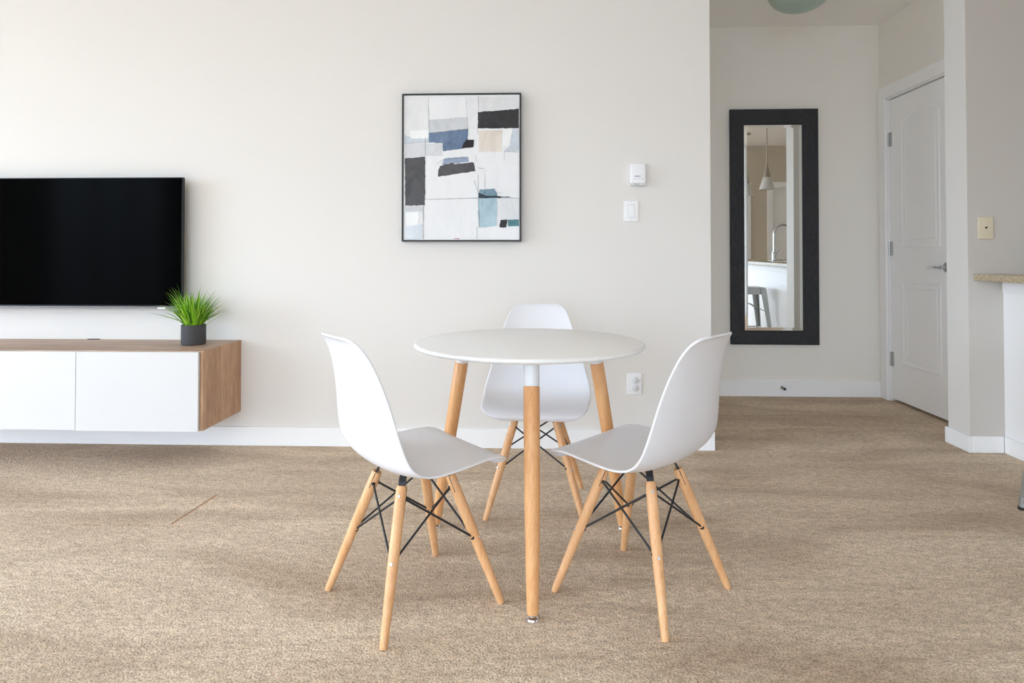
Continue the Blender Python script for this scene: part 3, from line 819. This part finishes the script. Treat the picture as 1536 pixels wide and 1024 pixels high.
t = thing('faucet', 'chrome gooseneck kitchen faucet beside the sink, seen in the mirror', 'faucet', (2.605, 2.16, top))
bm = bmesh.new(); lathe(bm, [(0, 0), (0.030, 0), (0.030, 0.006), (0.024, 0.012), (0.023, 0.09), (0.019, 0.105), (0.0, 0.105)], 28); obj('body', bm, M['chrome'], t, 40)
bm = bmesh.new(); pts = [(0, 0, 0.10), (0, 0, 0.2), (0, 0, 0.31)]
for k in range(1, 13):
    a = PI*k/13; pts.append((0.10-0.10*math.cos(a), 0, 0.31+0.10*math.sin(a)))
pts += [(0.20, 0, 0.30), (0.20, 0, 0.24)]
tube(bm, pts, [0.0125]*(len(pts)-2)+[0.0135, 0.016], 16); obj('spout', bm, M['chrome'], t, 50)
bm = bmesh.new(); tube(bm, [(0, 0.015, 0.07), (0, 0.045, 0.075)], 0.012, 14); tube(bm, [(0, 0.04, 0.078), (0.03, 0.06, 0.12), (0.05, 0.065, 0.15)], [0.008, 0.006, 0.006], 10); obj('lever', bm, M['chrome'], t, 50)

def pendant(x, y, label):
    t = thing('pendant_light', label, 'lamp', (x, y, ZC), group='pendant lights over the breakfast bar')
    bm = bmesh.new(); lathe(bm, [(0, 0), (0.06, 0), (0.062, -0.006), (0.055, -0.02), (0.01, -0.028), (0, -0.028)], 32); obj('canopy', bm, M['nickel'], t, 40)
    zb = 1.83-ZC
    bm = bmesh.new(); tube(bm, [(0, 0, -0.02), (0, 0, zb+0.31)], 0.007, 10); obj('rod', bm, M['nickel'], t, 50)
    bm = bmesh.new(); lathe(bm, [(0, zb+0.34), (0.009, zb+0.335), (0.014, zb+0.30), (0.046, zb+0.172), (0.048, zb+0.160), (0, zb+0.160)], 32); obj('cone_holder', bm, M['nickel'], t, 40)
    bm = bmesh.new(); lathe(bm, [(0.034, zb+0.17), (0.046, zb+0.165), (0.094, zb+0.012), (0.098, zb+0.002), (0.096, zb), (0.090, zb+0.012), (0.042, zb+0.160), (0.034, zb+0.17)], 40); obj('glass_shade', bm, M['shade'], t, True)
    return t
pendant(2.86, 1.12, 'pendant lamp with frosted cone shade, the nearer one in the mirror')
pendant(2.86, 0.22, 'pendant lamp with frosted cone shade, at the left edge of the mirror')

# ------------------------------------------------------------------ metal stool
t = thing('bar_stool', 'grey galvanised metal counter stool pulled up to the breakfast bar', 'stool', (2.187, 2.540, 0), math.radians(0))
SH = 0.665; ST, SF = 0.155, 0.222
bm = bmesh.new(); box(bm, -0.158, 0.158, -0.158, 0.158, SH-0.012, SH, bev=0.006, seg=3)
obj('seat', bm, M['galv'], t, 40)
bm = bmesh.new()
for k in range(4):
    bb = bmesh.new(); box(bb, -0.150, 0.150, 0.150, 0.154, SH-0.072, SH-0.012)
    xform(bb, Matrix.Rotation(PI/2*k, 4, 'Z')); me = bpy.data.meshes.new('tmp'); bb.to_mesh(me); bb.free(); bm.from_mesh(me); bpy.data.meshes.remove(me)
obj('apron', bm, M['galv'], t)
for sx, sy in ((-1, -1), (1, -1), (1, 1), (-1, 1)):
    bm = bmesh.new(); rings = []
    for k in (0.0, 0.5, 0.9, 1.0):
        z = SH-0.014 + (0.03-(SH-0.014))*k; cx = sx*(ST+0.006+(SF-ST-0.006)*k); cy = sy*(ST+0.006+(SF-ST-0.006)*k)
        w = 0.062+(0.028-0.062)*k; th = 0.006
        prof = [(0, 0), (-w, 0), (-w, -th), (-th, -th), (-th, -w), (0, -w)]
        rings.append([bm.verts.new((cx+sx*px, cy+sy*py, z)) for px, py in prof])
    for r1, r2 in zip(rings[:-1], rings[1:]):
        for j in range(6): bm.faces.new((r1[j], r1[(j+1) % 6], r2[(j+1) % 6], r2[j]))
    bm.faces.new(rings[0]); bm.faces.new(rings[-1][::-1]); bmesh.ops.recalc_face_normals(bm, faces=bm.faces[:])
    lg = obj('leg', bm, M['galv'], t)
    bm = bmesh.new(); c0 = SF-0.012; tube(bm, [(sx*c0, sy*c0, 0), (sx*c0, sy*c0, 0.012)], [0.020, 0.019], 16); tube(bm, [(sx*c0, sy*c0, 0.010), (sx*(c0-.004), sy*(c0-.004), 0.05)], [0.0165, 0.0165], 16, mi=1)
    obj('foot_cap', bm, [M['rubber'], M['galv']], lg, 40)
for z, hw in ((0.22, 0.176),):
    for k in range(4):
        a = PI/2*k; bm = bmesh.new(); p = Matrix.Rotation(a, 3, 'Z')
        tube(bm, [p @ Vector((-hw, hw, z)), p @ Vector((hw, hw, z))], 0.0065, 10); obj('foot_rail', bm, M['galv'], t, 50)
for a in (PI/4, -PI/4):
    bm = bmesh.new(); p = Matrix.Rotation(a, 3, 'Z'); q = SH-0.20
    tube(bm, [p @ Vector((-0.235, 0, q-0.06)), p @ Vector((-0.05, 0, q+0.02)), p @ Vector((0.05, 0, q+0.02)), p @ Vector((0.235, 0, q-0.06))], 0.005, 8); obj('cross_brace', bm, M['galv'], t, 50)

# ------------------------------------------------------------------ daylight: an overcast sky seen through the left window and two added ones
def portal(name, loc, rot, sx, sy):
    l = bpy.data.lights.new(name, 'AREA'); l.shape = 'RECTANGLE'; l.size = sx; l.size_y = sy; l.cycles.is_portal = True
    o = bpy.data.objects.new(name, l); COL.objects.link(o); o.location = loc; o.rotation_euler = rot; return o
for a, b in WINS: portal('window_portal', (XL-0.015, (a+b)/2, (WZ0+WZ1)/2), (0, -PI/2, 0), WZ1-WZ0, b-a)
portal('fill_window_portal', ((FX0+FX1)/2, YF-0.015, (FZ0+FZ1)/2), (PI/2, 0, 0), FX1-FX0, FZ1-FZ0)
SKY_LEFT = 34.0      # brighter side of the sky, towards -X
SKY_FRONT = 14.5     # sky behind the camera, towards -Y
wd = bpy.data.worlds.new('sky'); wd.use_nodes = True; S.world = wd
nt = wd.node_tree; bg = nt.nodes['Background']
def wm(op, a, b=None, c=None, clamp=False):
    n = nt.nodes.new('ShaderNodeMath'); n.operation = op; n.use_clamp = clamp
    for k, v in enumerate((a, b, c)):
        if v is None: continue
        if isinstance(v, (int, float)): n.inputs[k].default_value = v
        else: nt.links.new(v, n.inputs[k])
    return n.outputs[0]
tc = nt.nodes.new('ShaderNodeTexCoord'); sp = nt.nodes.new('ShaderNodeSeparateXYZ'); nt.links.new(tc.outputs['Generated'], sp.inputs[0])
x_, y_, z_ = sp.outputs
xx = wm('POWER', wm('MAXIMUM', wm('MULTIPLY', x_, -1.0), 0.0), 2.0); yy = wm('POWER', wm('MAXIMUM', wm('MULTIPLY', y_, -1.0), 0.0), 2.0)
den = wm('MAXIMUM', wm('ADD', wm('MULTIPLY', x_, x_), wm('MULTIPLY', y_, y_)), 1e-4)
az = wm('ADD', wm('MULTIPLY', wm('POWER', wm('DIVIDE', xx, den), 2.6), SKY_LEFT), wm('MULTIPLY', wm('DIVIDE', yy, den), SKY_FRONT))
up = wm('MULTIPLY_ADD', wm('MAXIMUM', z_, 0.0), 1.1, 0.45)                                 # overcast: brighter overhead
gr = wm('MULTIPLY_ADD', wm('MULTIPLY', z_, 12.0, clamp=False), 0.5, 0.5, clamp=True)       # soft horizon
el = wm('ADD', wm('MULTIPLY', up, gr), wm('MULTIPLY', wm('SUBTRACT', 1.0, gr), 0.24))
nt.links.new(wm('MULTIPLY', az, el), bg.inputs['Strength'])
bg.inputs['Color'].default_value = (0.67, 0.825, 1.0, 1)

# ------------------------------------------------------------------ camera
cam = bpy.data.cameras.new('camera'); co = bpy.data.objects.new('camera', cam); COL.objects.link(co)
cam.sensor_width = 36; cam.lens = 980/1536*36
cam.shift_x = 0; cam.shift_y = -(512-363)/1536
co.location = (0, 0, 1.04); co.rotation_euler = (math.radians(91.0), 0, math.radians(2.16))
cam.clip_start = 0.05
S.camera = co
vs = S.view_settings
vs.view_transform = 'Standard'; vs.look = 'None'; vs.gamma = 1.0; vs.exposure = 0.06; vs.use_curve_mapping = False
S.cycles.max_bounces = 14; S.cycles.diffuse_bounces = 12; S.cycles.glossy_bounces = 6
S.cycles.use_denoising = True
